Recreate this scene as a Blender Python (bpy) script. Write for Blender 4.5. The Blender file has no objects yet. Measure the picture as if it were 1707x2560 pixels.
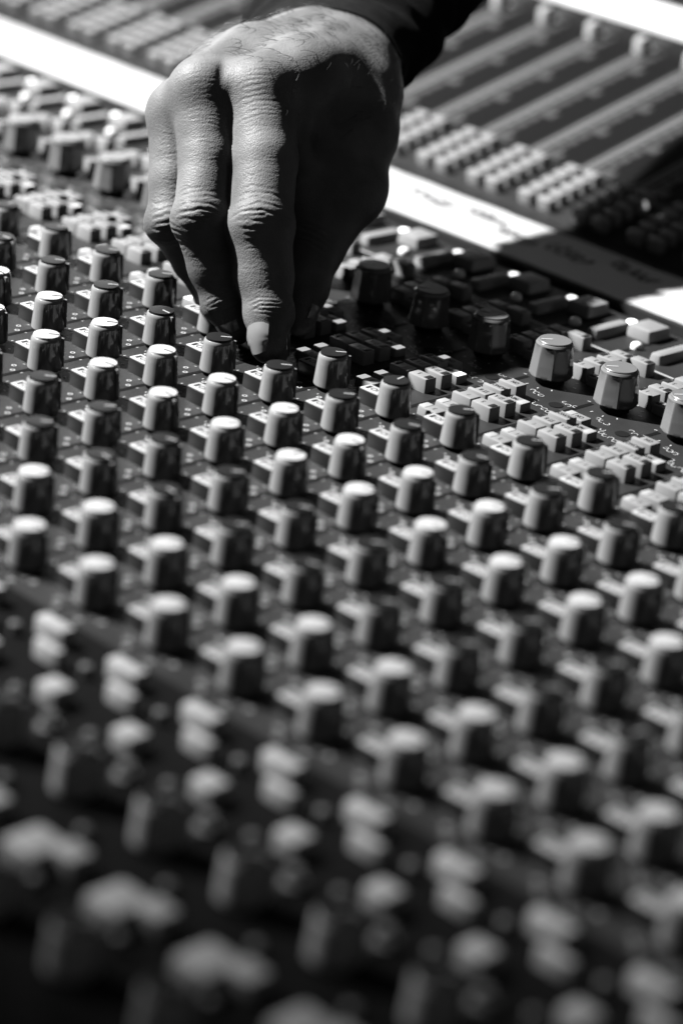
import bpy, bmesh, math, random
import numpy as np
from mathutils import Vector, Matrix
random.seed(7)
S = 0.028            # metres per channel-strip width; meshes are laid out in strip widths
scene = bpy.context.scene

# ------------------------------------------------------------------ camera
CAM = Vector((20.23191, -20.81749, 10.90798))
RM = ((0.690149, 0.716774, 0.099644), (0.348086, -0.208083, -0.914077), (-0.634453, 0.665534, -0.393108))
FPX = 6847.73
cam_data = bpy.data.cameras.new('camera')
cam = bpy.data.objects.new('camera', cam_data)
scene.collection.objects.link(cam)
r, d_, f_ = Vector(RM[0]), Vector(RM[1]), Vector(RM[2])
m = Matrix((( r.x, -d_.x, -f_.x, CAM.x*S), (r.y, -d_.y, -f_.y, CAM.y*S), (r.z, -d_.z, -f_.z, CAM.z*S), (0, 0, 0, 1)))
cam.matrix_world = m
cam_data.sensor_fit = 'VERTICAL'
cam_data.sensor_height = 36.0
cam_data.lens = FPX/2560*36.0
cam_data.clip_start = 0.02
cam_data.clip_end = 50
cam_data.dof.use_dof = True
cam_data.dof.focus_distance = 31.2*S
cam_data.dof.aperture_fstop = 6.2
scene.camera = cam

# ------------------------------------------------------------------ world, lamps, exposure
world = bpy.data.worlds.new('World'); scene.world = world
world.use_nodes = True
bg = world.node_tree.nodes['Background']
bg.inputs[0].default_value = (1, 1, 1, 1); bg.inputs[1].default_value = 0.065
def lamp(name, kind, loc, target, energy, **kw):
    l = bpy.data.lights.new(name, kind); l.energy = energy
    for k, v in kw.items(): setattr(l, k, v)
    o = bpy.data.objects.new(name, l); scene.collection.objects.link(o)
    o.location = Vector(loc)*S
    o.rotation_euler = (Vector(target)-Vector(loc)).to_track_quat('-Z', 'Y').to_euler()
    return o
KT = Vector((0, 1, 0)); KD = Vector((-0.86, -0.45, 1.0)).normalized()
lamp('key_lamp', 'SPOT', KT+KD*60, Vector((-3.5, 4.5, 0)), 720, spot_size=math.radians(38), spot_blend=0.9, shadow_soft_size=0.022)
lamp('added_sheen_light', 'AREA', (-33, 23, 8.5), (-11, 5, 0), 1.0, shape='RECTANGLE', size=11*S, size_y=9*S)  # added out-of-frame area light, gives the far-left panel its glare
scene.view_settings.view_transform = 'Standard'
scene.view_settings.look = 'None'
scene.view_settings.exposure = 0.0
scene.view_settings.gamma = 1.0
scene.render.engine = 'CYCLES'
scene.cycles.diffuse_bounces = 0; scene.cycles.glossy_bounces = 2

# ------------------------------------------------------------------ materials
def new_mat(name, col, rough=0.5, spec=0.5, emit=0.0, var=0.0, vscale=40.0, bump=0.0, bscale=300.0, coat=0.0):
    mt = bpy.data.materials.new(name); mt.use_nodes = True
    nt = mt.node_tree; b = nt.nodes['Principled BSDF']
    b.inputs['Base Color'].default_value = (col, col, col, 1)
    b.inputs['Roughness'].default_value = rough
    b.inputs['Specular IOR Level'].default_value = spec
    b.inputs['Coat Weight'].default_value = coat
    if emit:
        b.inputs['Emission Color'].default_value = (1, 1, 1, 1)
        b.inputs['Emission Strength'].default_value = emit
    if var or bump:
        tc = nt.nodes.new('ShaderNodeTexCoord')
    if var:
        n = nt.nodes.new('ShaderNodeTexNoise'); n.inputs['Scale'].default_value = vscale; n.inputs['Detail'].default_value = 6
        nt.links.new(tc.outputs['Object'], n.inputs['Vector'])
        mr = nt.nodes.new('ShaderNodeMapRange'); mr.inputs[1].default_value = .3; mr.inputs[2].default_value = .7
        mr.inputs[3].default_value = max(0, col*(1-var)); mr.inputs[4].default_value = col*(1+var)
        nt.links.new(n.outputs[0], mr.inputs[0])
        cc = nt.nodes.new('ShaderNodeCombineColor')
        for i in range(3): nt.links.new(mr.outputs[0], cc.inputs[i])
        nt.links.new(cc.outputs[0], b.inputs['Base Color'])
        mr2 = nt.nodes.new('ShaderNodeMapRange'); mr2.inputs[3].default_value = rough*.85; mr2.inputs[4].default_value = min(1, rough*1.2)
        nt.links.new(n.outputs[0], mr2.inputs[0]); nt.links.new(mr2.outputs[0], b.inputs['Roughness'])
    if bump:
        n = nt.nodes.new('ShaderNodeTexNoise'); n.inputs['Scale'].default_value = bscale; n.inputs['Detail'].default_value = 3
        nt.links.new(tc.outputs['Object'], n.inputs['Vector'])
        bp = nt.nodes.new('ShaderNodeBump'); bp.inputs['Strength'].default_value = bump; bp.inputs['Distance'].default_value = 0.0003
        nt.links.new(n.outputs[0], bp.inputs['Height']); nt.links.new(bp.outputs[0], b.inputs['Normal'])
    return mt
M = dict(
 panel=new_mat('painted_panel', .016, .5, .12, var=.16, vscale=60, bump=.25, bscale=2500),
 panel_dark=new_mat('dark_panel', .003, .7, .04, var=.2, bump=.2, bscale=2500),
 print_dark=new_mat('dark_print', .004, .7, .05),
 print_white=new_mat('white_print', .26, .5, .4),
 print_grey=new_mat('grey_print', .032, .5, .4),
 knob=new_mat('grey_knob_plastic', .165, .11, .5, var=.06, vscale=150),
 knob_dark=new_mat('dark_grey_knob_plastic', .11, .1, .5, var=.06, vscale=150),
 cap_white=new_mat('white_cap', .27, .45, .3, var=.04),
 cap_black=new_mat('black_cap', .009, .4, .09, var=.1),
 cap_grey=new_mat('grey_cap', .09, .35, .3, var=.05),
 collar=new_mat('black_collar', .005, .6, .1),
 key=new_mat('light_grey_key', .16, .45, .3, var=.05, vscale=200, bump=.1, bscale=3000),
 key_shaded=new_mat('shaded_key', .012, .3, .5),  # equaliser key body: black stands in for shade from the neighbouring knob
 key_dark=new_mat('dark_window', .015, .4, .15),
 key_clear=new_mat('white_window', .27, .2, .6),
 key_lit=new_mat('lit_window', .8, .3, .5, emit=.55),
 led=new_mat('lit_indicator', .8, .3, .5, emit=2.2),
 dome=new_mat('indicator_dome', .7, .12, .6),
 ink=new_mat('black_ink', .012, .6, .2),
 tape=new_mat('white_masking_tape', .30, .6, .2, var=.05, vscale=90, bump=.5, bscale=500),
 metal=new_mat('light_fader_plate', .095, .45, .3, var=.08, vscale=40),
 arm=new_mat('pale_armrest', .5, .45, .5, var=.05, bump=.3, bscale=800),
 slot=new_mat('black_slot', .004, .7, .1),
)

# ------------------------------------------------------------------ mesh helpers (coordinates in strip widths)
def mesh_from(verts, faces, name, mat, smooth=None):
    me = bpy.data.meshes.new(name)
    me.from_pydata([(v[0]*S, v[1]*S, v[2]*S) for v in verts], [], faces)
    me.materials.append(mat)
    bm = bmesh.new(); bm.from_mesh(me)
    bmesh.ops.recalc_face_normals(bm, faces=bm.faces)
    bm.to_mesh(me); bm.free()
    if smooth is not None:
        me.polygons.foreach_set('use_smooth', [True]*len(me.polygons))
        me.set_sharp_from_angle(angle=math.radians(smooth))
    me.update()
    return me
class MB:
    def __init__(s): s.v = []; s.f = []
    def add(s, v, f):
        o = len(s.v); s.v += v; s.f += [tuple(i+o for i in q) for q in f]
    def quad(s, pts): s.add(list(pts), [(0, 1, 2, 3)])
    def rect(s, x0, x1, y0, y1, z): s.quad([(x0, y0, z), (x1, y0, z), (x1, y1, z), (x0, y1, z)])
    def box(s, x0, x1, y0, y1, z0, z1):
        s.add([(x0,y0,z0),(x1,y0,z0),(x1,y1,z0),(x0,y1,z0),(x0,y0,z1),(x1,y0,z1),(x1,y1,z1),(x0,y1,z1)],
              [(0,1,2,3),(4,5,6,7),(0,1,5,4),(1,2,6,5),(2,3,7,6),(3,0,4,7)])
    def bevel_box(s, x0, x1, y0, y1, z0, z1, b, taper=0.0, crown=0.0):
        # rounded-top key: straight walls, bevelled top and vertical corners
        def ring(ix, z, c):
            X0, X1, Y0, Y1 = x0+ix, x1-ix, y0+ix, y1-ix
            return [(X0+c,Y0,z),(X1-c,Y0,z),(X1-c*.3,Y0+c*.3,z),(X1,Y0+c,z),(X1,Y1-c,z),(X1-c*.3,Y1-c*.3,z),(X1-c,Y1,z),(X0+c,Y1,z),(X0+c*.3,Y1-c*.3,z),(X0,Y1-c,z),(X0,Y0+c,z),(X0+c*.3,Y0+c*.3,z)]
        rings = [ring(-taper, z0, b), ring(0, z1-b, b), ring(b*.3, z1-b*.3, b*.9), ring(b, z1, b*.7)]
        v = sum(rings, []); n = 12; f = []
        for k in range(3):
            for i in range(n): f.append((k*n+i, k*n+(i+1) % n, (k+1)*n+(i+1) % n, (k+1)*n+i))
        f.append(tuple(3*n+i for i in range(n))); f.append(tuple(range(n))[::-1])
        s.add(v, f)
    def lathe(s, prof, n=40, mod=None, cx=0, cy=0, cap=True):
        v = []
        for r_, z in prof:
            for i in range(n):
                a = 2*math.pi*i/n; rr = r_*(mod(a, z) if mod else 1)
                v.append((cx+rr*math.cos(a), cy+rr*math.sin(a), z))
        f = []
        for k in range(len(prof)-1):
            for i in range(n): f.append((k*n+i, k*n+(i+1) % n, (k+1)*n+(i+1) % n, (k+1)*n+i))
        if cap:
            f.append(tuple(range(n))[::-1]); f.append(tuple((len(prof)-1)*n+i for i in range(n)))
        s.add(v, f)
    def arc(s, cx, cy, r_, w, a0, a1, z, n=10):
        for i in range(n):
            a = a0+(a1-a0)*i/n; b = a0+(a1-a0)*(i+1)/n
            s.quad([(cx+r_*math.cos(a), cy+r_*math.sin(a), z), (cx+(r_+w)*math.cos(a), cy+(r_+w)*math.sin(a), z),
                    (cx+(r_+w)*math.cos(b), cy+(r_+w)*math.sin(b), z), (cx+r_*math.cos(b), cy+r_*math.sin(b), z)])
    def stroke(s, pts, w, z):
        for (x0, y0), (x1, y1) in zip(pts, pts[1:]):
            dx, dy = x1-x0, y1-y0; L = math.hypot(dx, dy) or 1; nx, ny = -dy/L*w/2, dx/L*w/2
            s.quad([(x0-nx, y0-ny, z), (x1-nx, y1-ny, z), (x1+nx, y1+ny, z), (x0+nx, y0+ny, z)])
    def mesh(s, name, mat, smooth=None): return mesh_from(s.v, s.f, name, mat, smooth)
def link(name, me, parent=None, loc=(0, 0, 0), rotz=0.0, rot=None):
    o = bpy.data.objects.new(name, me); scene.collection.objects.link(o)
    o.location = Vector(loc)*S
    o.rotation_euler = rot if rot is not None else (0, 0, rotz)
    if parent is not None: o.parent = parent
    return o
def empty(name, loc=(0, 0, 0)):
    o = bpy.data.objects.new(name, None); scene.collection.objects.link(o); o.location = Vector(loc)*S; o.empty_display_size = .02
    return o
def px(P):
    q = Vector(P)-CAM
    x, y, z = Vector(RM[0]).dot(q), Vector(RM[1]).dot(q), Vector(RM[2]).dot(q)
    return 853.5+FPX*x/z, 1280+FPX*y/z, z
def seen(P, mx=520, top=300, bot=420):
    x, y, z = px(P)
    return z > 1 and -mx < x < 1707+mx and -top < y < 2560+bot

# text as mesh (letters read from the engineer's side of the desk)
_txt = {}
def text_mesh(s, size):
    k = (s, size)
    if k in _txt: return _txt[k]
    c = bpy.data.curves.new('lettering', 'FONT'); c.body = s; c.size = size*S; c.align_x = 'CENTER'; c.align_y = 'CENTER'
    c.offset = 0.002*S
    o = bpy.data.objects.new('lettering_tmp', c); scene.collection.objects.link(o)
    bpy.context.view_layer.update()
    me = bpy.data.meshes.new_from_object(o.evaluated_get(bpy.context.evaluated_depsgraph_get()))
    bpy.data.objects.remove(o); me.materials.clear(); me.materials.append(M['ink'])
    _txt[k] = me
    return me

# ------------------------------------------------------------------ the desk
console = empty('mixing_console')
console['label'] = 'large grey mixing desk covered in rows of knobs and square keys'
console['category'] = 'mixing console'
TILT = math.radians(14.1); HY = 7.2            # the fader section is hinged up from the knob section
FR = Matrix.Translation(Vector((0, HY*S, 0))) @ Matrix.Rotation(TILT, 4, 'X')
def fw(x, s, z=0.0):
    return (x, HY+s*math.cos(TILT)-z*math.sin(TILT), s*math.sin(TILT)+z*math.cos(TILT))

TPB = MB(); TPB.box(-24, 16, -6.28, 5.12, -.5, 0); PD, PW = MB(), MB()
b = MB(); b.box(-24, 16, -16, -6.285, -.5, -.004); link('rear_panel', b.mesh('rear_panel', M['panel_dark']), console)
b = MB(); b.box(-24, 16, 5.125, 5.45, -.5, -.12); link('joint_channel', b.mesh('joint_channel', M['slot']), console)
b = MB(); b.box(-24, 16, 5.455, 7.16, -.5, 0); link('scribble_strip', b.mesh('scribble_strip', M['panel']), console)
b = MB(); b.box(-24, 16, 0, 5.74, -.5, 0)
fp = link('fader_panel', b.mesh('fader_panel', M['panel']), console, (0, HY, 0), rot=(TILT, 0, 0))

# armrest: a padded bolster along the player's edge
b = MB(); n = 20; prof = []
for i in range(n+1):
    a = math.pi*i/n
    prof.append((6.13-.39*math.cos(a), .02+.20*math.sin(a)**.8))
v = [(x, p[0], p[1]) for x in (-26, 18) for p in prof]
f = [(i, i+1, n+2+i, n+1+i) for i in range(n)]+[tuple(range(n+1)), tuple(range(2*n+1, n, -1)), (0, n, 2*n+1, n+1)]
b.add(v, f)
link('armrest', b.mesh('armrest', M['arm'], 50), console, (0, HY, 0), rot=(TILT, 0, 0))

D = 0.83849
KS = range(-20, 14)
# --- printed legends, one sheet per strip
for k in KS:
    if not any(seen((k+.5, y, 0)) for y in np.arange(-6.2, 5, .8)): continue
    g = PD
    y0 = -6.2
    g.rect(k-.145, k-.085, y0, 2.36, .004)
    g.rect(k-.145, k-.085, 2.62, 5.0, .004)
    w = PW
    for j in range(8):
        y = -j*D
        for t in range(11):
            a = math.radians(46-150+30*t)
            r0, r1 = .262, .292
            c, s_ = math.cos(a), math.sin(a); nx, ny = -s_*.007, c*.007
            w.quad([(k+r0*c-nx, y+r0*s_-ny, .005), (k+r1*c-nx, y+r1*s_-ny, .005), (k+r1*c+nx, y+r1*s_+ny, .005), (k+r0*c+nx, y+r0*s_+ny, .005)])
        for a in (46-168, 46+168, 46-110, 46+75, 46-75):
            a = math.radians(a); cx, cy = k+.355*math.cos(a), y+.355*math.sin(a)
            w.arc(cx, cy, .018, .014, 0, 2*math.pi, .005, 8)
        w.arc(k+.42, y+.26, .035, .012, .3, 4.2, .005, 8)
        w.rect(k+.46, k+.52, y+.25, y+.263, .005)
    # scale round the big knob, curls of small lettering under it
    for t in range(11):
        a = math.radians(46-150+30*t)
        for (r0, r1) in ((.30, .34),):
            c, s_ = math.cos(a), math.sin(a); nx, ny = -s_*.008, c*.008
            X, Y = k+.13, 2.47
            w.quad([(X+r0*c-nx, Y+r0*s_-ny, .005), (X+r1*c-nx, Y+r1*s_-ny, .005), (X+r1*c+nx, Y+r1*s_+ny, .005), (X+r0*c+nx, Y+r0*s_+ny, .005)])
    for (cx, cy, rr) in ((.55, 1.76, .03), (.63, 1.73, .03), (.72, 1.72, .03), (.50, 1.84, .026), (.80, 1.70, .03), (.78, 2.06, .03), (.86, 2.1, .026), (.70, 2.1, .026), (.32, 2.03, .03), (.40, 2.02, .03), (.24, 2.06, .024)):
        a0 = random.uniform(0, 6); w.arc(k+cx, cy, rr, .011, a0, a0+random.uniform(3, 5.6), .005, 8)
    w.rect(k-.06, k+.84, 3.86, 3.895, .005)
    w.rect(k-.06, k+.84, .02, .035, .005)
    h = MB(); h.lathe([(.085, .0045), (.085, .0075), (.06, .0075)], 20, None, k+.70, 1.94)
    link('trim_hole', h.mesh('trim_hole', M['slot']), console)

tm = MB(); tm.add(TPB.v, TPB.f); n0 = len(tm.f); tm.add(PD.v, PD.f); n1 = len(tm.f); tm.add(PW.v, PW.f)
me = bpy.data.meshes.new('top_panel'); me.from_pydata([(a*S, c*S, d2*S) for a, c, d2 in tm.v], [], tm.f)
for q in ('panel', 'print_dark', 'print_white'): me.materials.append(M[q])
me.polygons.foreach_set('material_index', [0]*n0+[1]*(n1-n0)+[2]*(len(tm.f)-n1)); me.update()
link('top_panel', me, console)

# --- shared part meshes
def smod(a, z): return 1+.0035*math.cos(30*a) if z < .40 else 1
b = MB(); b.lathe([(.150,.045),(.192,.045),(.198,.058),(.196,.09),(.186,.20),(.178,.30),(.172,.375),(.167,.398),(.157,.412),(.149,.414),(.149,.405)], 72, smod)
# pointer fin down the side
fin = [(.150,-.016,.412),(.150,.016,.412),(.196,.014,.404),(.196,-.014,.404),(.203,.017,.37),(.203,-.017,.37),(.214,.017,.07),(.214,-.017,.07),(.15,.016,.08),(.15,-.016,.08)]
b.add(fin, [(0,1,2,3),(3,2,4,5),(5,4,6,7),(7,6,8,9),(0,3,5,7,9),(1,8,6,4,2)])
me_kbody = b.mesh('knob_body', M['knob'], 24)
b = MB(); b.lathe([(.149,.40),(.149,.432),(.145,.440),(.10,.442),(.001,.442)], 48)
me_kcap = {c: b.mesh('knob_cap', M['cap_'+c], 40) for c in ('white', 'black')}
b = MB(); b.box(.02, .140, -.0085, .0085, .4425, .4465); me_kline = {'white': b.mesh('pointer_line', M['ink']), 'black': b.mesh('pointer_line', M['print_white'])}
b = MB(); b.lathe([(.115,0),(.115,.046)], 24); me_kcol = b.mesh('collar', M['collar'], 40)
def bmod(a, z):
    if z > .47 or z < .08: return 1
    t = ((a-math.radians(33.6))*8/(2*math.pi)) % 1.0 - .5
    o = .924/math.cos(t*math.pi/4)
    w = min(1, (.47-z)/.05)*min(1, (z-.06)/.04)
    return 1+(o**.9*1.0-1)*max(0, w)
b = MB(); b.lathe([(.20,.085),(.252,.085),(.262,.10),(.258,.13),(.236,.34),(.228,.425),(.224,.45),(.222,.472),(.214,.485),(.205,.495),(.195,.497),(.195,.49)], 144, bmod)
me_bbody = b.mesh('knob_body', M['knob_dark'], 22)
b = MB(); b.lathe([(.195,.48),(.195,.508),(.188,.516),(.10,.517),(.001,.517)], 56); me_bcap = b.mesh('knob_cap', M['cap_grey'], 40)
b = MB(); b.box(.03, .165, -.011, .011, .5175, .5215); me_bline = b.mesh('pointer_line', M['print_white'])
b = MB(); b.lathe([(.17,0),(.17,.09)], 28); me_bcol = b.mesh('collar', M['collar'], 40)
def key_mesh(lx, ly, h, name='key_body'):
    q = MB(); q.bevel_box(-lx/2, lx/2, -ly/2, ly/2, 0, h, .016, .004); return q.mesh(name, M['key'], 30)
me_key = {h: key_mesh(.288, .178, h) for h in (.17, .10)}
q = MB(); q.bevel_box(-.15, .15, -.095, .095, 0, .168, .016, .004); me_eqkey = q.mesh('key_body', M['key_shaded'], 30)
q = MB(); q.bevel_box(-.14, .14, -.085, .085, .162, .175, .004); me_eqtop = q.mesh('key_top', M['cap_white'], 30)
q = MB(); q.arc(0, 0, .028, .012, 0, 2*math.pi, .1765, 16); q.rect(-.105, -.06, -.045, .045, .1765); q.rect(.05, .062, -.03, .03, .1765); me_eqring = q.mesh('key_mark', M['key_dark'])
me_k2 = {h: key_mesh(.27, .165, h) for h in (.17, .11)}
def win_mesh(mat, w, l): q = MB(); q.bevel_box(-w/2, w/2, -l/2, l/2, -.004, .004, .003); return q.mesh('key_window', M[mat], 30)
me_win = {c: win_mesh(c, .062, .105) for c in ('key_dark', 'key_clear', 'key_lit')}
me_winbig = {c: win_mesh(c, .095, .14) for c in ('key_clear', 'key_lit')}
b = MB(); b.lathe([(.085,0),(.085,.04),(.078,.07),(.06,.093),(.03,.104),(.001,.107)], 28); me_led = b.mesh('indicator_light', M['led'], 60)
b = MB(); b.lathe([(.075,0),(.075,.03),(.068,.058),(.05,.075),(.025,.084),(.001,.086)], 28); me_dome = b.mesh('indicator_dome', M['dome'], 60)
b = MB(); b.bevel_box(-.08, .08, -.31, .31, 0, .12, .03, .01); me_bar = b.mesh('bar_button', M['key'], 40)
b = MB(); b.bevel_box(-.18, .18, -.2, .2, 0, .15, .03, .01); me_sq = b.mesh('mute_button', M['key'], 40)

items = []       # (part name, sort depth, builder)
def put(name, P, build, world_pos=None):
    wp = world_pos or P
    if seen(wp): items.append((name, px(wp)[2]+(0 if seen(wp, 60, 60, 80) else 1000), build))

def add_small_knob(name, cap, P, ang):
    def go():
        o = link(name, me_kbody, console, P, ang)
        link('knob_cap', me_kcap[cap], o); link('pointer_line', me_kline[cap], o); link('collar', me_kcol, o)
        return o
    put(name, (P[0], P[1], .3), go)
def add_key(name, me, P, h, win=None, wx=0, big=False, text=None, wy=0, parent=None, rot=None, tx=0):
    def go():
        o = link(name, me, parent or console, P)
        if win: link('key_window', (me_winbig if big else me_win)[win], o, (wx, wy, h+.001))
        if text:
            t = link('lettering', text_mesh(text, .088), o, (tx, 0, h+.0015), math.pi)
            t.scale = (.72, 1, 1)
        return o
    put(name, P, go, None if parent is None else fw(*P))

rowcap = ['black', 'black', 'white', 'white', 'black', 'black', 'white', 'white']
rnd = random.Random(3)
for k in KS:
    for j in range(8):
        ang = math.radians(46)
        u = rnd.random()
        if u < .22: ang += math.radians(rnd.choice((-28, -38, -48, -20)))
        elif u < .28: ang += math.radians(rnd.uniform(10, 60))
        if (k, j) in ((-2, 1), (-1, 2), (-1, 3)): ang = math.radians(0 if k == -2 else 12)
        if k == 0 and j in (0, 1): ang = math.radians(46)
        add_small_knob(rowcap[j]+'_capped_knob', rowcap[j], (k, -j*D, 0), ang)
        lit = None
        def go(k=k, j=j):
            o = link('equaliser_key', me_eqkey, console, (k+.605, -j*D+.08, 0)); link('key_top', me_eqtop, o); link('key_mark', me_eqring, o); return o
        put('equaliser_key', (k+.605, -j*D, .1), go)
    # routing keys
    on_dn = (k <= 0) or (k == 2)
    R = [('3', .207, .41, .10, True), ('1', .207, .69, .10, True), ('6', .215, .945, .17, False), ('ST B', .215, 1.19, .17, False),
         ('MONO', .215, 1.45, .17, False), ('ON', .215, 1.71, .10 if on_dn else .17, on_dn)]
    for t, x, y, h, lit in R:
        small = t in '31'
        wm = (('key_lit' if -3 <= k <= 0 else 'key_clear') if lit else 'key_dark')
        add_key('routing_key', me_key[h], (k+x, y, 0), h, wm, -.10 if not lit else -.095, lit, t, 0 if lit else .01, tx=.04)
    for t, x, y, h, lit in (('5', .53, .93, .17, False), ('ST A', .53, 1.195, .17, False), ('MIX', .51, 1.47, .10, True)):
        add_key('routing_key', me_key[h], (k+x, y, 0), h, ('key_lit' if -3 <= k <= 0 else 'key_clear') if lit else 'key_dark', .10, lit, t, 0, tx=-.04)
    # big level knob
    def go(k=k):
        o = link('level_knob', me_bbody, console, (k+.13, 2.47, 0), math.radians(46+180+(9 if k > 0 else rnd.uniform(-40, 20))))
        link('knob_cap', me_bcap, o); link('pointer_line', me_bline, o); link('collar', me_bcol, o)
        return o
    put('level_knob', (k+.13, 2.47, .3), go)
    # second bank of keys
    for i, (x, y, h) in enumerate(((.235, 2.90, .17), (.235, 3.14, .17), (.235, 3.38, .17), (.235, 3.62, .17), (.55, 2.86, .11), (.50, 3.68, .17))):
        add_key('group_key', me_k2[h], (k+x, y, 0), h, 'key_dark', .09 if i % 2 else -.09, False, '%d' % (i+1))
    def go(k=k): return link('indicator_light', me_led, console, (k+.36, 4.84, 0))
    put('indicator_light', (k+.36, 4.84, .1), go)
    def go(k=k): return link('indicator_dome', me_dome, console, (k+.90, 4.30, 0))
    put('indicator_dome', (k+.90, 4.30, .1), go)
    def go(k=k): return link('solo_bar', me_bar, console, (k+.36, 4.40, 0))
    put('solo_bar', (k+.36, 4.40, .1), go)
    def go(k=k): return link('mute_button', me_sq, console, (k+.68, 4.78, 0))
    put('mute_button', (k+.68, 4.78, .1), go)

# --- rear (input) section, close to the lens and far out of focus
b = MB(); b.bevel_box(-.20, .20, -.075, .075, 0, .17, .02); me_rk = b.mesh('input_key', M['cap_white'], 40)
b = MB(); b.bevel_box(-.17, .17, -.045, .045, 0, .17, .02); me_rk2 = b.mesh('input_key', M['cap_white'], 40)
b = MB(); b.bevel_box(-.13, .13, -.11, .11, 0, .17, .02); me_rk3 = b.mesh('input_key', M['cap_white'], 40)
b = MB(); b.bevel_box(-.20, .20, -.20, .20, 0, .17, .05); me_rkb = b.mesh('pad_key', M['cap_white'], 40)
b = MB(); b.lathe([(.05,0),(.05,.1),(.001,.12)], 20); me_pin = b.mesh('toggle_pin', M['metal'], 60)
b = MB(); b.lathe([(.11,0),(.11,.05),(.06,.06),(.06,.16),(.001,.17)], 20); me_nut = b.mesh('toggle_nut', M['metal'], 60)
me_gain = me_kbody.copy(); me_gain.materials.clear(); me_gain.materials.append(M['cap_white'])
for k in range(-6, 14):
    for nm, me, P in (('input_key', me_rk, (k+.33, -6.60, 0)), ('input_key', me_rk2, (k+.66, -6.93, 0)),
                      ('input_key', me_rk3, (k+.27, -7.35, 0)), ('pad_key', me_rkb, (k+.22, -9.08, 0)), ('pad_key', me_rk3, (k+.50, -8.95, 0)),
                      ('phantom_switch', me_pin, (k+.05, -6.83, 0)), ('phantom_switch', me_pin, (k+.02, -7.57, 0)), ('phantom_switch', me_nut, (k+.66, -7.72, 0)),
                      ('phantom_switch', me_pin, (k+.2, -8.6, 0)), ('phantom_switch', me_pin, (k+.55, -9.35, 0)),):
        def go(nm=nm, me=me, P=P): return link(nm, me, console, P)
        put(nm, P, go)
    for y in (-8.2, -9.85):
        def go(k=k, y=y):
            o = link('gain_knob', me_gain, console, (k+.60, y, 0), math.radians(46)); link('knob_cap', me_kcap['black'], o); link('pointer_line', me_kline['black'], o); link('collar', me_kcol, o)
            return o
        put('gain_knob', (k+.60, y, .3), go)

# --- fader section
b = MB(); b.rect(.09, .25, 1.42, 5.3, .006); me_fplate = b.mesh('fader_plate', M['metal'])
def ladder():
    g, d2 = MB(), MB()
    d2.rect(.30, 1.02, 1.40, 5.4, .005)
    for i in range(16):
        s0 = 1.5+i*.24
        g.rect(.33, .33+(.15 if i % 4 else .30), s0, s0+.19, .009)
    return g.mesh('fader_scale', M['print_grey']), d2.mesh('fader_trough', M['print_dark'])
me_lad, me_tr = ladder()
b = MB(); b.rect(.155, .185, 1.5, 5.25, .010); me_slot = b.mesh('fader_slot', M['slot'])
b = MB(); b.bevel_box(-.08, .08, -.10, .10, .05, .28, .04, .02); me_fcap = b.mesh('fader_cap', M['cap_white'], 40)
b = MB(); b.box(-.025, .025, -.02, .02, -.05, .08); me_stem = b.mesh('fader_stem', M['metal'])
b = MB(); b.bevel_box(-.12, .12, -.07, .07, 0, .18, .02); me_ak = b.mesh('assign_key', M['key'], 40)
b = MB(); b.rect(.26, .80, 5.20, 5.73, .012); me_dk = b.mesh('cap_shadow_patch', M['slot'])  # black patch painting the fader cap's shadow and dark gap before the armrest
for k in range(-22, 4):
    def mk(me, nm):
        return link(nm, me, console, (k, HY, 0), rot=(TILT, 0, 0))
    if any(seen(fw(k+.4, s)) for s in np.arange(-.2, 6, .5)):
        pl = mk(me_fplate, 'fader_plate'); mk(me_tr, 'fader_trough'); mk(me_lad, 'fader_scale'); mk(me_slot, 'fader_slot'); mk(me_dk, 'cap_shadow_patch')
    def go(k=k):
        o = link('fader_cap', me_fcap, console, fw(k+.17, 5.03), rot=(TILT, 0, 0)); link('fader_stem', me_stem, o); return o
    put('fader_cap', fw(k+.17, 5.03), go)
    for cx in (.2, .56):
        for i in range(5):
            P = fw(k+cx, .27+i*.235)
            def go(P=P): return link('assign_key', me_ak, console, P, rot=(TILT, 0, 0))
            put('assign_key', P, go)

me_led2 = me_led.copy(); me_led2.materials.clear(); me_led2.materials.append(new_mat('dim_indicator', .8, .3, .5, emit=.5))
for P in ((-2.42, 1.19), (-1.92, .89), (-3.9, 1.14)):
    link('fader_indicator', me_led2, console, fw(*P), rot=(TILT, 0, 0))
# emit: the 100 largest of each part as objects of their own, the rest of a part as one mesh
by = {}
for it in items: by.setdefault(it[0], []).append(it)
for nm, lst in by.items():
    lst.sort(key=lambda t: t[1])
    for it in lst[:100]: it[2]()
    rest = [it[2]() for it in lst[100:]]
    if rest:
        bpy.context.view_layer.update()
        allo = []
        for o in rest: allo.append(o); allo += list(o.children)
        V, F, MI, mats, off = [], [], [], [], 0
        for o in allo:
            mw = o.matrix_world; me = o.data
            if me.materials[0] not in mats: mats.append(me.materials[0])
            mi = mats.index(me.materials[0])
            V += [tuple(mw @ v.co) for v in me.vertices]
            for p in me.polygons: F.append(tuple(i+off for i in p.vertices)); MI.append(mi)
            off += len(me.vertices)
        me = bpy.data.meshes.new(nm); me.from_pydata(V, [], F)
        for mt in mats: me.materials.append(mt)
        me.polygons.foreach_set('material_index', MI); me.update()
        for o in allo: bpy.data.objects.remove(o)
        o = bpy.data.objects.new(nm, me); scene.collection.objects.link(o); o.parent = console; o['kind'] = 'stuff'

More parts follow.
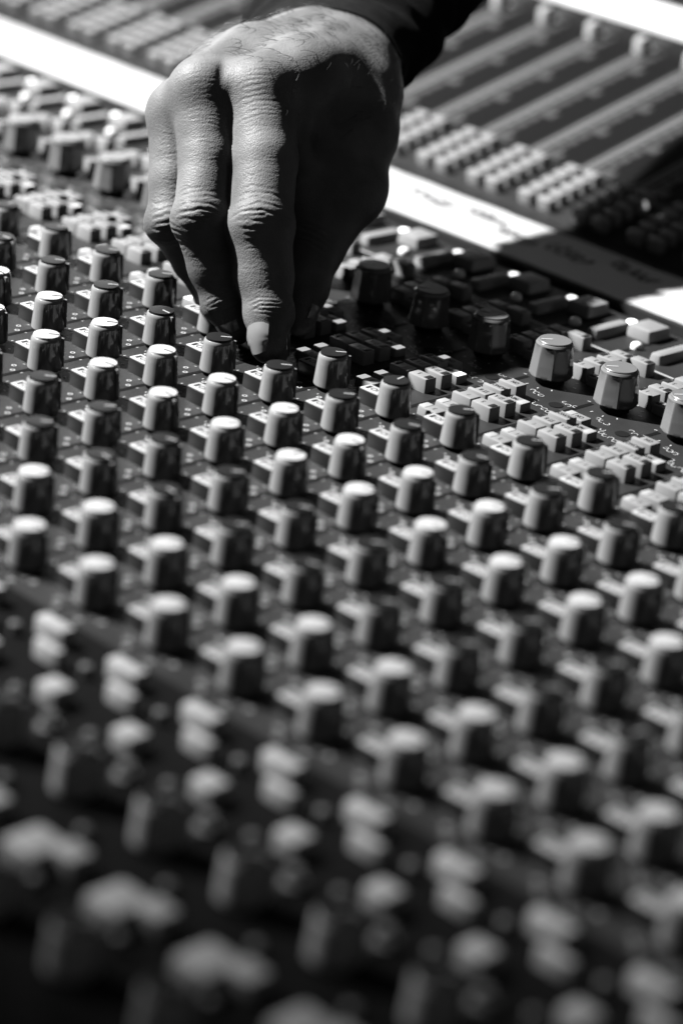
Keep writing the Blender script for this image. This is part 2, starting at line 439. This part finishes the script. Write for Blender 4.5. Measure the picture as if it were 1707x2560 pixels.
# ------------------------------------------------------------------ masking tape with marker scribbles
b = MB()
n = 160; x0, x1 = -24.0, 16.0
rt = random.Random(11)
v = []
for i in range(n+1):
    x = x0+(x1-x0)*i/n
    a, c = 5.53+rt.uniform(-.012, .012), 6.93+rt.uniform(-.012, .012)
    for y, z in ((a, .004), (a, .013), (c, .013), (c, .004)): v.append((x, y, z+rt.uniform(0, .003)))
f = []
for i in range(n):
    for q in range(3): f.append((i*4+q, i*4+q+1, i*4+5+q, i*4+4+q))
b.add(v, f)
tp = link('masking_tape', b.mesh('masking_tape', M['tape'], 40))
tp['label'] = 'long white masking tape stuck along the desk above the faders with black marker scribbles'
tp['category'] = 'tape'
for (cx, cy, sc) in ((-4.66, 6.47, 1.0), (-3.72, 6.57, .9), (-2.9, 6.3, .9), (-2.0, 6.35, 1.0), (-1.05, 6.55, 1.0), (.9, 6.4, .9), (-9.0, 6.4, 0), (2.0, 6.3, .9)):
    if not sc: continue
    w = MB()
    sc *= 1.35
    pts = []
    for q in range(26):
        th = q*1.15+rt.uniform(-.35, .35); ra = rt.uniform(.03, .10)
        pts.append((-.30+.024*q+ra*math.cos(th), .05-.006*q+ra*1.5*math.sin(th)))
    w.stroke([(cx+a*sc, cy+c*sc) for a, c in pts], .045, .019)
    link('marker_scribble', w.mesh('marker_scribble', M['ink']), tp)

# ------------------------------------------------------------------ the hand (one continuous skin, distance-field sculpt)
CH = {
    'index': [(-2.314, 0.719, 2.737, 0.405), (-1.770, 0.358, 2.138, 0.375), (-1.331, -0.028, 1.538, 0.360), (-1.138, -0.089, 0.997, 0.330), (-0.882, -0.206, 0.639, 0.262), (-0.699, -0.367, 0.326, 0.186)],
    'middle': [(-2.781, 0.242, 2.683, 0.385), (-2.292, -0.045, 2.044, 0.330), (-1.932, -0.406, 1.487, 0.322), (-1.749, -0.315, 0.965, 0.295), (-1.551, -0.276, 0.583, 0.250), (-1.392, -0.218, 0.297, 0.186)],
    'ring': [(-3.149, 0.213, 2.336, 0.355), (-2.761, -0.105, 1.680, 0.295), (-2.551, -0.305, 1.258, 0.285), (-2.575, 0.106, 0.721, 0.240), (-2.487, 0.380, 0.278, 0.200)],
    'pinky': [(-3.481, 0.548, 1.914, 0.300), (-3.444, 0.636, 1.239, 0.240), (-3.330, 0.672, 0.862, 0.230), (-3.168, 0.895, 0.470, 0.200), (-2.984, 1.029, 0.145, 0.170)],
    'thumb': [(-2.347, 2.436, 2.516, 0.500), (-2.041, 2.084, 2.191, 0.490), (-1.677, 1.593, 1.662, 0.470), (-1.555, 1.104, 1.017, 0.320), (-1.310, 0.751, 0.662, 0.265), (-1.171, 0.546, 0.344, 0.190)],
    'mc_index': [(-2.314, 0.719, 2.737, 0.405), (-2.390, 1.441, 2.808, 0.470), (-2.719, 2.470, 2.666, 0.580)],
    'mc_middle': [(-2.781, 0.242, 2.683, 0.385), (-3.041, 1.199, 2.815, 0.450), (-3.152, 2.400, 2.739, 0.580)],
    'mc_ring': [(-3.149, 0.213, 2.336, 0.355), (-3.341, 1.076, 2.581, 0.440), (-3.372, 2.145, 2.660, 0.560)],
    'mc_pinky': [(-3.481, 0.548, 1.914, 0.300), (-3.364, 1.379, 2.369, 0.420), (-3.442, 2.102, 2.446, 0.500)],
    'web': [(-2.116, 1.104, 2.433, 0.270), (-2.201, 1.584, 2.110, 0.300), (-2.125, 1.946, 1.838, 0.320)],
    'web2': [(-2.534, 1.220, 2.795, 0.280), (-2.494, 2.087, 2.417, 0.380)],
    'web3': [(-2.049, 1.024, 2.316, 0.220), (-1.882, 1.001, 1.879, 0.220), (-1.754, 1.117, 1.361, 0.300)],
    'bridge': [(-2.523, 0.529, 2.752, 0.300), (-2.402, 0.328, 2.471, 0.170)],
    'bridge_ring': [(-3.010, 0.277, 2.476, 0.280), (-2.879, 0.092, 2.204, 0.150)],
    'palm': [(-2.793, 1.023, 2.116, 0.340), (-2.748, 1.912, 2.022, 0.500), (-2.138, 1.520, 1.392, 0.360)],
    'wrist': [(-3.095, 2.432, 2.700, 0.600), (-3.602, 3.139, 2.680, 0.540), (-4.089, 3.963, 3.079, 0.580), (-4.346, 4.661, 3.405, 0.600)],
    'wrist2': [(-2.745, 2.754, 2.680, 0.480), (-3.340, 3.270, 2.732, 0.420)],
}

VIEW = np.array([-0.634453, 0.665534, -0.393108]); RIGHT = np.array([0.690149, 0.716774, 0.099644]); UPV = np.array([-0.348086, 0.208083, 0.914077])
def sdf_cone(p, a, b, r1, r2):
    ba = b-a; l2 = ba@ba; rr = r1-r2; a2 = l2-rr*rr; il2 = 1/l2
    pa = p-a; y = pa@ba; z = y-l2
    x2 = ((pa*l2-y[:, None]*ba)**2).sum(1); y2 = y*y*l2; z2 = z*z*l2
    k = np.sign(rr)*rr*rr*x2
    d = (np.sqrt(np.maximum(x2*a2*il2, 0))+y*rr)*il2-r1
    m1 = np.sign(z)*a2*z2 > k; d = np.where(m1, np.sqrt(np.maximum(x2+z2, 0))*il2-r2, d)
    m2 = (~m1) & (np.sign(y)*a2*y2 < k); d = np.where(m2, np.sqrt(np.maximum(x2+y2, 0))*il2-r1, d)
    return d
def smin(a, b, k):
    h = np.maximum(k-np.abs(a-b), 0)/k
    return np.minimum(a, b)-h*h*k*.25
def smax(a, b, k): return -smin(-a, -b, k)
def sph(p, c, r): return np.sqrt(((p-np.array(c))**2).sum(1))-r
def chain(p, pts, k):
    d = None
    for q0, q1 in zip(pts, pts[1:]):
        e = sdf_cone(p, np.array(q0[:3]), np.array(q1[:3]), q0[3], q1[3])
        d = e if d is None else smin(d, e, k)
    return d
def jn(n, i): return np.array(CH[n][i][:3])
def bone_frame(n, i):
    q = [np.array(c[:3]) for c in CH[n]]
    a = q[min(i+1, len(q)-1)]-q[max(i-1, 0)]; a = a/np.linalg.norm(a)
    dn = -VIEW-RIGHT*.12+UPV*.1; dn = dn-a*(dn@a); dn /= np.linalg.norm(dn)
    return q[i], a, dn, np.cross(a, dn)
KN = {}
for nme in ('index', 'middle', 'ring'):
    for i in (0, 2, 4): KN[(nme, i)] = bone_frame(nme, i)
def hand_sdf(p):
    fi = {}
    for n in ('index', 'middle', 'ring', 'pinky'):
        d = chain(p, CH[n], .07)
        if n != 'pinky':
            for i, rr, off in ((2, .18, .13), (4, .12, .12)):
                J, a, dn, lt = KN[(n, i)]
                c = J+dn*off*CH[n][i][3]/.3-a*.02
                d = smin(d, sph(p, c, rr*CH[n][i][3]/.3), .14)
                # soft pads either side of the joint
                for s in (-1, 1): d = smin(d, sph(p, J+lt*s*.115*CH[n][i][3]/.3, .185*CH[n][i][3]/.3), .12)
        fi[n] = d
    palm = chain(p, CH['mc_index'], .2)
    for n in ('mc_middle', 'mc_ring', 'mc_pinky'): palm = smin(palm, chain(p, CH[n], .2), .26)
    th = chain(p, CH['thumb'], .12)
    palm = smin(palm, chain(p, CH['palm'], .2), .25)
    palm = smin(palm, chain(p, CH['wrist'], .3), .30)
    palm = smin(palm, chain(p, CH['wrist2'], .3), .30)
    # knuckle heads stand proud of the back of the hand
    for n, rr, off in (('index', .25, .10), ('middle', .24, .08), ('ring', .2, .08)):
        J = jn(n, 0); c = J+UPV*off-VIEW*.10
        palm = smin(palm, sph(p, c, rr), .22)
    web = smin(smin(chain(p, CH['web'], .2), chain(p, CH['web2'], .2), .2), chain(p, CH['web3'], .15), .15)
    th = smin(th, sph(p, jn('thumb', 2)+RIGHT*.12+VIEW*.02, .36), .2)
    body = smin(palm, th, .22)
    body = smin(body, web, .20)
    body = smin(body, smin(chain(p, CH['bridge'], .1), chain(p, CH['bridge_ring'], .1), .1), .16)
    # fingers stay apart from each other, joined only through the knuckles
    f = fi['index']
    for n in ('middle', 'ring', 'pinky'): f = smin(f, fi[n], .035)
    d = smin(body, f, .13)
    return d
def grad(fn, p, e=.004):
    g = np.empty_like(p)
    for i in range(3):
        q = p.copy(); q[:, i] += e; q2 = p.copy(); q2[:, i] -= e
        g[:, i] = (fn(q)-fn(q2))/(2*e)
    return g
def surface(fn, lo, hi, h):
    lo = np.array(lo); n = np.ceil((np.array(hi)-lo)/h).astype(int)
    c = 4; nc = n//c+2
    cs = [lo[i]+h*c*np.arange(nc[i]+1) for i in range(3)]
    G = np.stack(np.meshgrid(*cs, indexing='ij'), -1).reshape(-1, 3)
    dc = fn(G).reshape(nc+1)
    near = np.abs(dc) < h*c*1.9
    blk = np.zeros(tuple(nc), bool)
    for i in (0, 1):
        for j in (0, 1):
            for k in (0, 1): blk |= near[i:nc[0]+i, j:nc[1]+j, k:nc[2]+k]
    N = nc*c+1
    F = np.full(tuple(N), 1.0, np.float32)
    F[:] = np.where(np.repeat(np.repeat(np.repeat(dc, c, 0), c, 1), c, 2)[:N[0], :N[1], :N[2]] > 0, 1, -1)
    bi = np.argwhere(blk)
    o = np.stack(np.meshgrid(*[np.arange(c+1)]*3, indexing='ij'), -1).reshape(-1, 3)
    idx = (bi[:, None, :]*c+o[None]).reshape(-1, 3)
    lin = np.unique(np.ravel_multi_index(idx.T, tuple(N)))
    idx = np.stack(np.unravel_index(lin, tuple(N)), 1)
    vals = np.empty(len(idx), np.float32)
    for s in range(0, len(idx), 400000): vals[s:s+400000] = fn(lo+idx[s:s+400000]*h)
    F.ravel()[lin] = vals
    ins = F < 0
    # cells that contain a sign change
    cc = np.zeros(tuple(N-1), np.int8)
    for i in (0, 1):
        for j in (0, 1):
            for k in (0, 1): cc += ins[i:N[0]-1+i, j:N[1]-1+j, k:N[2]-1+k]
    cell = (cc > 0) & (cc < 8)
    ci = np.argwhere(cell); vid = np.full(cell.shape, -1, np.int64); vid[cell] = np.arange(len(ci))
    acc = np.zeros((len(ci), 3)); cnt = np.zeros(len(ci))
    cor = [(i, j, k) for i in (0, 1) for j in (0, 1) for k in (0, 1)]
    for a in cor:
        for ax in range(3):
            if a[ax]: continue
            b_ = list(a); b_[ax] = 1
            fa = F[tuple((ci+a).T)]; fb = F[tuple((ci+b_).T)]
            mk = (fa < 0) != (fb < 0)
            t = np.where(mk, fa/np.where(mk, fa-fb, 1), 0)
            pt = np.repeat(np.array(a, float)[None], len(ci), 0); pt[:, ax] += t
            acc[mk] += pt[mk]; cnt[mk] += 1
    V = lo+h*(ci+acc/np.maximum(cnt, 1)[:, None])
    Q = []
    for ax in range(3):
        u, w = [i for i in range(3) if i != ax]
        sl0 = [slice(None)]*3; sl1 = [slice(None)]*3
        sl0[ax] = slice(0, -1); sl1[ax] = slice(1, None)
        e = ins[tuple(sl0)] != ins[tuple(sl1)]
        ei = np.argwhere(e)
        ok = (ei[:, u] > 0) & (ei[:, w] > 0) & (ei[:, u] < N[u]-1) & (ei[:, w] < N[w]-1)
        ei = ei[ok]
        def vv(du, dw):
            q = ei.copy(); q[:, u] += du; q[:, w] += dw; return vid[tuple(q.T)]
        Q.append(np.stack([vv(-1, -1), vv(0, -1), vv(0, 0), vv(-1, 0)], 1))
    return V, np.concatenate(Q)
def subdivide(V, Q):
    E = np.sort(np.concatenate([Q[:, [0, 1]], Q[:, [1, 2]], Q[:, [2, 3]], Q[:, [3, 0]]]), 1)
    key = E[:, 0]*len(V)+E[:, 1]; uq, inv = np.unique(key, return_inverse=True)
    em = (V[uq//len(V)]+V[uq % len(V)])/2; fm = V[Q].mean(1)
    nV = np.concatenate([V, em, fm]); nq = len(Q); e = inv.reshape(4, nq)+len(V); c = np.arange(nq)+len(V)+len(em)
    return nV, np.concatenate([np.stack([Q[:, 0], e[0], c, e[3]], 1), np.stack([e[0], Q[:, 1], e[1], c], 1), np.stack([c, e[1], Q[:, 2], e[2]], 1), np.stack([e[3], c, e[2], Q[:, 3]], 1)])
HV, HQ = surface(hand_sdf, (-6.4, -1.4, -.15), (-.2, 6.4, 4.9), .034)
HV, HQ = subdivide(HV, HQ)
for _ in range(2):
    g = grad(hand_sdf, HV); gl = np.maximum((g*g).sum(1), .2); HV = HV-g*(hand_sdf(HV)/gl)[:, None]
g = grad(hand_sdf, HV); HN = g/np.maximum(np.linalg.norm(g, axis=1), 1e-6)[:, None]
# creases: grooves laid across the back of each joint
def sstep(x, a, b_): t = np.clip((x-a)/(b_-a), 0, 1); return t*t*(3-2*t)
rs = np.random.RandomState(5)
disp = np.zeros(len(HV))
def wob(u, ph, am): return am*(np.sin(u*23+ph)+.6*np.sin(u*51+ph*2.3))
def crease(J, a, dn, lt, t0, curve, depth, width, ulen, u0=0.0, slope=0.0, ph=0.0):
    global disp
    p = HV-J; t = p@a; u = p@lt
    line = t0+curve*(u-u0)**2+slope*(u-u0)+wob(u, ph, .006)
    mk = sstep(HN@dn, .05, .45)*sstep(-np.abs(u-u0), -ulen, -ulen*.55)*(p@dn > 0)
    x = (t-line)/width
    depth = depth*.55
    disp -= depth*np.exp(-x*x)*mk
    disp += depth*.45*np.exp(-((np.abs(x)-1.9)**2))*mk
for (n, i), (J, a, dn, lt) in KN.items():
    sc = CH[n][i][3]/.33
    if i == 2:
        for t0, cv, dp, wd, ul in ((-.33, .5, .006, .016, .22), (-.27, .6, .008, .016, .25), (-.20, .7, .010, .017, .27), (-.13, .75, .012, .016, .28), (-.05, .5, .020, .017, .29), (.0, .1, .008, .014, .2), (.06, -.4, .010, .016, .24), (.13, -.8, .014, .018, .24), (.19, -.9, .008, .018, .22)):
            crease(J, a, dn, lt, t0*sc+rs.uniform(-.008, .008), cv, dp*1.0, wd, ul*sc, rs.uniform(-.04, .04), rs.uniform(-.12, .12), rs.uniform(0, 6))
        for q in range(14):
            crease(J, a, dn, lt, rs.uniform(-.42, .26), rs.uniform(-.8, .8), .005, .010, rs.uniform(.06, .13), rs.uniform(-.16, .16), rs.uniform(-.5, .5), rs.uniform(0, 6))
    if i == 4:
        for t0, dp in ((-.10, .008), (-.055, .012), (-.01, .014), (.035, .012), (.08, .008)):
            crease(J, a, dn, lt, t0, rs.uniform(-.2, .5), dp, .013, .20, rs.uniform(-.03, .03), rs.uniform(-.1, .1), rs.uniform(0, 6))
    if i == 0 and n != 'ring':
        a2 = jn(n, 1)-jn(n, 0); a2 /= np.linalg.norm(a2); d2 = -VIEW+UPV*.4; d2 -= a2*(d2@a2); d2 /= np.linalg.norm(d2); l2 = np.cross(a2, d2)
        for q in range(13):
            crease(J, a2, d2, l2, -.22+.062*q+rs.uniform(-.01, .01), .25, (.005 if n == 'index' else .0025), .014, rs.uniform(.16, .28), rs.uniform(-.05, .12), rs.uniform(-.1, .1), rs.uniform(0, 6))
# short creases along the fingers
for n, i0 in (('index', 1), ('middle', 1), ('ring', 1), ('index', 3), ('middle', 3)):
    J, a, dn, lt = bone_frame(n, i0)
    for q in range(20):
        crease(J, a, dn, lt, rs.uniform(-.45, .45), rs.uniform(-.5, .5), .0035, .012, rs.uniform(.05, .14), rs.uniform(-.15, .15), rs.uniform(-.3, .3), rs.uniform(0, 6))
# thumb joint creases and the folds of the web
J, a, dn, lt = bone_frame('thumb', 3); 
for t0 in (-.10, -.04, .03, .09): crease(J, a, dn, lt, t0, .3, .012, .018, .26, 0, rs.uniform(-.2, .2), t0*40)
# tendons and veins on the back of the hand
def ridge(pts, hgt, wid):
    global disp
    best = np.full(len(HV), 9.0)
    for q0, q1 in zip(pts, pts[1:]):
        q0 = np.array(q0); q1 = np.array(q1); ba = q1-q0
        t = np.clip(((HV-q0)@ba)/(ba@ba), 0, 1); best = np.minimum(best, np.linalg.norm(HV-q0-t[:, None]*ba, axis=1))
    disp += hgt*np.exp(-(best/wid)**2)
hc = jn('index', 0)*.35+jn('middle', 0)*.65+UPV*.20-VIEW*.3
q = HV-hc; disp -= .03*np.exp(-((q@RIGHT)/.06)**2-((q@UPV)/.14)**2)*(HN@(-VIEW) > 0)
def onback(P, up): return np.array(P)+UPV*up
for nm_, hh in (('mc_index', .05), ('mc_middle', .05), ('mc_ring', .04)):
    q = CH[nm_]; ridge([onback(q[0][:3], q[0][3]*.9), onback(q[1][:3], q[1][3]*1.05), onback(q[2][:3], q[2][3])], hh*.8, .13)
vA = onback(jn('index', 0), .30)+RIGHT*.22
ridge([vA+VIEW*.2, vA+VIEW*.9+RIGHT*.15+UPV*.12, vA+VIEW*1.7+RIGHT*.25], .035, .08)
ridge([vA+VIEW*.9+RIGHT*.15+UPV*.12, vA+VIEW*1.3-RIGHT*.5+UPV*.2, vA+VIEW*2-RIGHT*.7+UPV*.1], .03, .07)
HV = HV+HN*disp[:, None]
hm = bpy.data.meshes.new('person')
hm.from_pydata((HV*S).tolist(), [], HQ.tolist())
bm = bmesh.new(); bm.from_mesh(hm); bmesh.ops.recalc_face_normals(bm, faces=bm.faces); bm.to_mesh(hm); bm.free()
hm.polygons.foreach_set('use_smooth', [True]*len(hm.polygons))

# skin
sk = bpy.data.materials.new('skin'); sk.use_nodes = True; nt = sk.node_tree; pb = nt.nodes['Principled BSDF']
tc = nt.nodes.new('ShaderNodeTexCoord')
def noise(scale, detail=4): n_ = nt.nodes.new('ShaderNodeTexNoise'); n_.inputs['Scale'].default_value = scale; n_.inputs['Detail'].default_value = detail; nt.links.new(tc.outputs['Object'], n_.inputs['Vector']); return n_
n1 = noise(70, 5); mr = nt.nodes.new('ShaderNodeMapRange'); mr.inputs[1].default_value = .3; mr.inputs[2].default_value = .7; mr.inputs[3].default_value = .066; mr.inputs[4].default_value = .125
nt.links.new(n1.outputs[0], mr.inputs[0]); cc = nt.nodes.new('ShaderNodeCombineColor')
for i in range(3): nt.links.new(mr.outputs[0], cc.inputs[i])
nt.links.new(cc.outputs[0], pb.inputs['Base Color'])
pb.inputs['Roughness'].default_value = .5; pb.inputs['Specular IOR Level'].default_value = .13
pb.inputs['Subsurface Weight'].default_value = .06; pb.inputs['Subsurface Radius'].default_value = (1, 1, 1); pb.inputs['Subsurface Scale'].default_value = .0015
vo = nt.nodes.new('ShaderNodeTexVoronoi'); vo.feature = 'DISTANCE_TO_EDGE'; vo.inputs['Scale'].default_value = 1300
mp = nt.nodes.new('ShaderNodeMapping'); mp.inputs['Scale'].default_value = (1, 1, .7)
dn_ = noise(500, 2); mx = nt.nodes.new('ShaderNodeVectorMath'); mx.operation = 'MULTIPLY_ADD'; mx.inputs[1].default_value = (.0012, .0012, .0012)
nt.links.new(dn_.outputs[1], mx.inputs[0]); nt.links.new(tc.outputs['Object'], mx.inputs[2]); nt.links.new(mx.outputs[0], mp.inputs[0]); nt.links.new(mp.outputs[0], vo.inputs['Vector'])
vr = nt.nodes.new('ShaderNodeMapRange'); vr.inputs[2].default_value = .26; vr.inputs[4].default_value = .6; nt.links.new(vo.outputs['Distance'], vr.inputs[0])
n3 = noise(900, 4); ad = nt.nodes.new('ShaderNodeMath'); ad.operation = 'MULTIPLY_ADD'; ad.inputs[1].default_value = 1.5
nt.links.new(n3.outputs[0], ad.inputs[0]); nt.links.new(vr.outputs[0], ad.inputs[2])
bp = nt.nodes.new('ShaderNodeBump'); bp.inputs['Strength'].default_value = .4; bp.inputs['Distance'].default_value = .00022
nt.links.new(ad.outputs[0], bp.inputs['Height']); nt.links.new(bp.outputs[0], pb.inputs['Normal'])
hm.materials.append(sk)
person = bpy.data.objects.new('person', hm); scene.collection.objects.link(person)
person['label'] = 'right hand in a dark sleeve reaching down to turn a knob with fingertips and thumb'
person['category'] = 'person'

# fine dark hairs on the back of the hand and wrist
hr = random.Random(9)
cand = np.where((HN@UPV > .25) & (HV[:, 1] > .55) & (HV[:, 2] > 2.3) & (HN@(-VIEW) > -.05))[0]
hb = MB(); hair_dir = VIEW*.15-RIGHT*.75-UPV*.5
for vi in hr.sample(list(cand), 420):
    p0 = HV[vi]; nn = HN[vi]; dd = hair_dir+np.array([hr.uniform(-.3, .3) for _ in range(3)]); dd -= nn*(dd@nn); dd /= np.linalg.norm(dd)
    L = hr.uniform(.10, .24); pts = []
    for q in range(5):
        u = q/4; pts.append(p0+dd*L*u+nn*(.004+.035*math.sin(u*2.4)))
    sd = np.cross(dd, nn); wv = []
    for q, c in enumerate(pts):
        w_ = .0042*(1-.8*q/4); wv += [tuple(c+sd*w_), tuple(c-sd*w_), tuple(c+nn*w_)]
    fs = []
    for q in range(4):
        for e in range(3): fs.append((q*3+e, q*3+(e+1) % 3, q*3+3+(e+1) % 3, q*3+3+e))
    hb.add(wv, fs)
link('hand_hair', hb.mesh('hand_hair', new_mat('dark_hair', .012, .5, .3)), person)

# finger nails
def nail(tip, dip, dorsal, r0, r1, length, off, half, mat):
    a = dip-tip; a /= np.linalg.norm(a); dn = dorsal-a*(dorsal@a); dn /= np.linalg.norm(dn); lt = np.cross(a, dn)
    nu, nv = 14, 12; V = []
    for layer in (0, -.022):
        for j in range(nv+1):
            s = j/nv; L = off+length*s; rr = r0+(r1-r0)*math.sin(min(1, s*1.25)*math.pi/2)
            for i in range(nu+1):
                u = -1+2*i/nu; e = 1-.10*abs(u)**3*(1 if s < .5 else .4)
                Ls = off+(length*s)*(1-.12*u*u*(s > .5)) + (.05*u*u if s < .3 else 0)*(1-s)
                th = u*half
                V.append(tip+a*Ls+(dn*math.cos(th)+lt*math.sin(th))*(rr+layer))
    F = []; st = nu+1; L0 = (nv+1)*st
    for j in range(nv):
        for i in range(nu):
            q = (j*st+i, j*st+i+1, (j+1)*st+i+1, (j+1)*st+i); F.append(q); F.append(tuple(L0+t for t in q[::-1]))
    for i in range(nu): F.append((i+1, i, L0+i, L0+i+1)); q = nv*st; F.append((q+i, q+i+1, L0+q+i+1, L0+q+i))
    for j in range(nv): F.append((j*st, (j+1)*st, L0+(j+1)*st, L0+j*st)); q = nu; F.append(((j+1)*st+q, j*st+q, L0+j*st+q, L0+(j+1)*st+q))
    me = mesh_from([tuple(v) for v in V], F, 'fingernail', mat, 50)
    return link('fingernail', me, person)
nm = new_mat('nail', .12, .28, .5, var=.05)
nail(jn('index', 5), jn('index', 4), -VIEW*.8-RIGHT*.72, .162, .240, .37, -.13, .80, nm)
nail(jn('middle', 5), jn('middle', 4), -VIEW*.8-RIGHT*.6, .15, .214, .34, -.12, .85, nm)
nail(jn('thumb', 5), jn('thumb', 4), RIGHT*1.0-VIEW*.1, .16, .236, .36, -.12, .85, nm)

# sleeve: knitted cuff round the wrist, loose tube behind it
rings = [  # centre, right radius, left radius, up radius, down radius
 ((-3.23, 2.55, 2.61), 1.04, 1.01, 0.76, 0.50),
 ((-3.45, 2.79, 2.60), 1.09, 1.06, 0.83, 0.60),
 ((-3.66, 3.08, 2.67), 1.26, 1.11, 0.90, 0.66),
 ((-3.84, 3.46, 2.85), 1.30, 1.16, 0.96, 0.74),
 ((-4.10, 3.98, 3.13), 1.32, 1.20, 1.05, 0.84),
 ((-4.36, 4.70, 3.50), 1.40, 1.30, 1.20, 1.00),
 ((-4.74, 5.71, 4.03), 1.55, 1.50, 1.40, 1.20),
 ((-5.51, 8.17, 5.38), 1.90, 1.80, 1.70, 1.50),
 ((-6.83, 13.16, 7.80), 2.30, 2.20, 2.00, 1.90)]
def cat(P, t):
    i = min(int(t), len(P)-2); u = t-i
    g = lambda q: np.array(P[max(0, min(len(P)-1, q))])
    a0, a1, a2, a3 = g(i-1), g(i), g(i+1), g(i+2)
    return .5*((2*a1)+(-a0+a2)*u+(2*a0-5*a1+4*a2-a3)*u*u+(-a0+3*a1-3*a2+a3)*u**3)
RP = [tuple(c)+(q1, q2, q3, q4) for c, q1, q2, q3, q4 in rings]
nr, na = 90, 96
V = []
for side in (0, 1):
    for i in range(nr+1):
        t = (len(RP)-1)*(i/nr)**1.25; q = cat(RP, t)
        for j in range(na):
            a = 2*math.pi*j/na; ca, sa = math.cos(a), math.sin(a)
            rx = q[3] if ca > 0 else q[4]; ry = q[5] if sa > 0 else q[6]
            fold = (.022*math.sin(3*a+t*5)+.03*math.sin(2*a-t*7+1)+.02*math.sin(5*a+t*11))*min(1, max(0, t-.5)*.8)
            hem = .018*math.exp(-((t-.32)/.10)**2)*-1
            rr = 1+fold+hem-(.035 if side else 0)
            P = q[:3]+RIGHT*ca*rx*rr+UPV*sa*ry*rr-VIEW*(.10*sa if t < 2 else .10*sa)
            V.append(tuple(P))
F = []; L0 = (nr+1)*na
for i in range(nr):
    for j in range(na):
        q = (i*na+j, i*na+(j+1) % na, (i+1)*na+(j+1) % na, (i+1)*na+j); F.append(q); F.append(tuple(L0+t for t in q[::-1]))
for j in range(na): F.append(((j+1) % na, j, L0+j, L0+(j+1) % na))
sm = new_mat('black_cloth', .008, .95, .04, var=.25, vscale=300, bump=.8, bscale=2600)
sl = link('sleeve', mesh_from(V, F, 'sleeve', sm, 60), person)
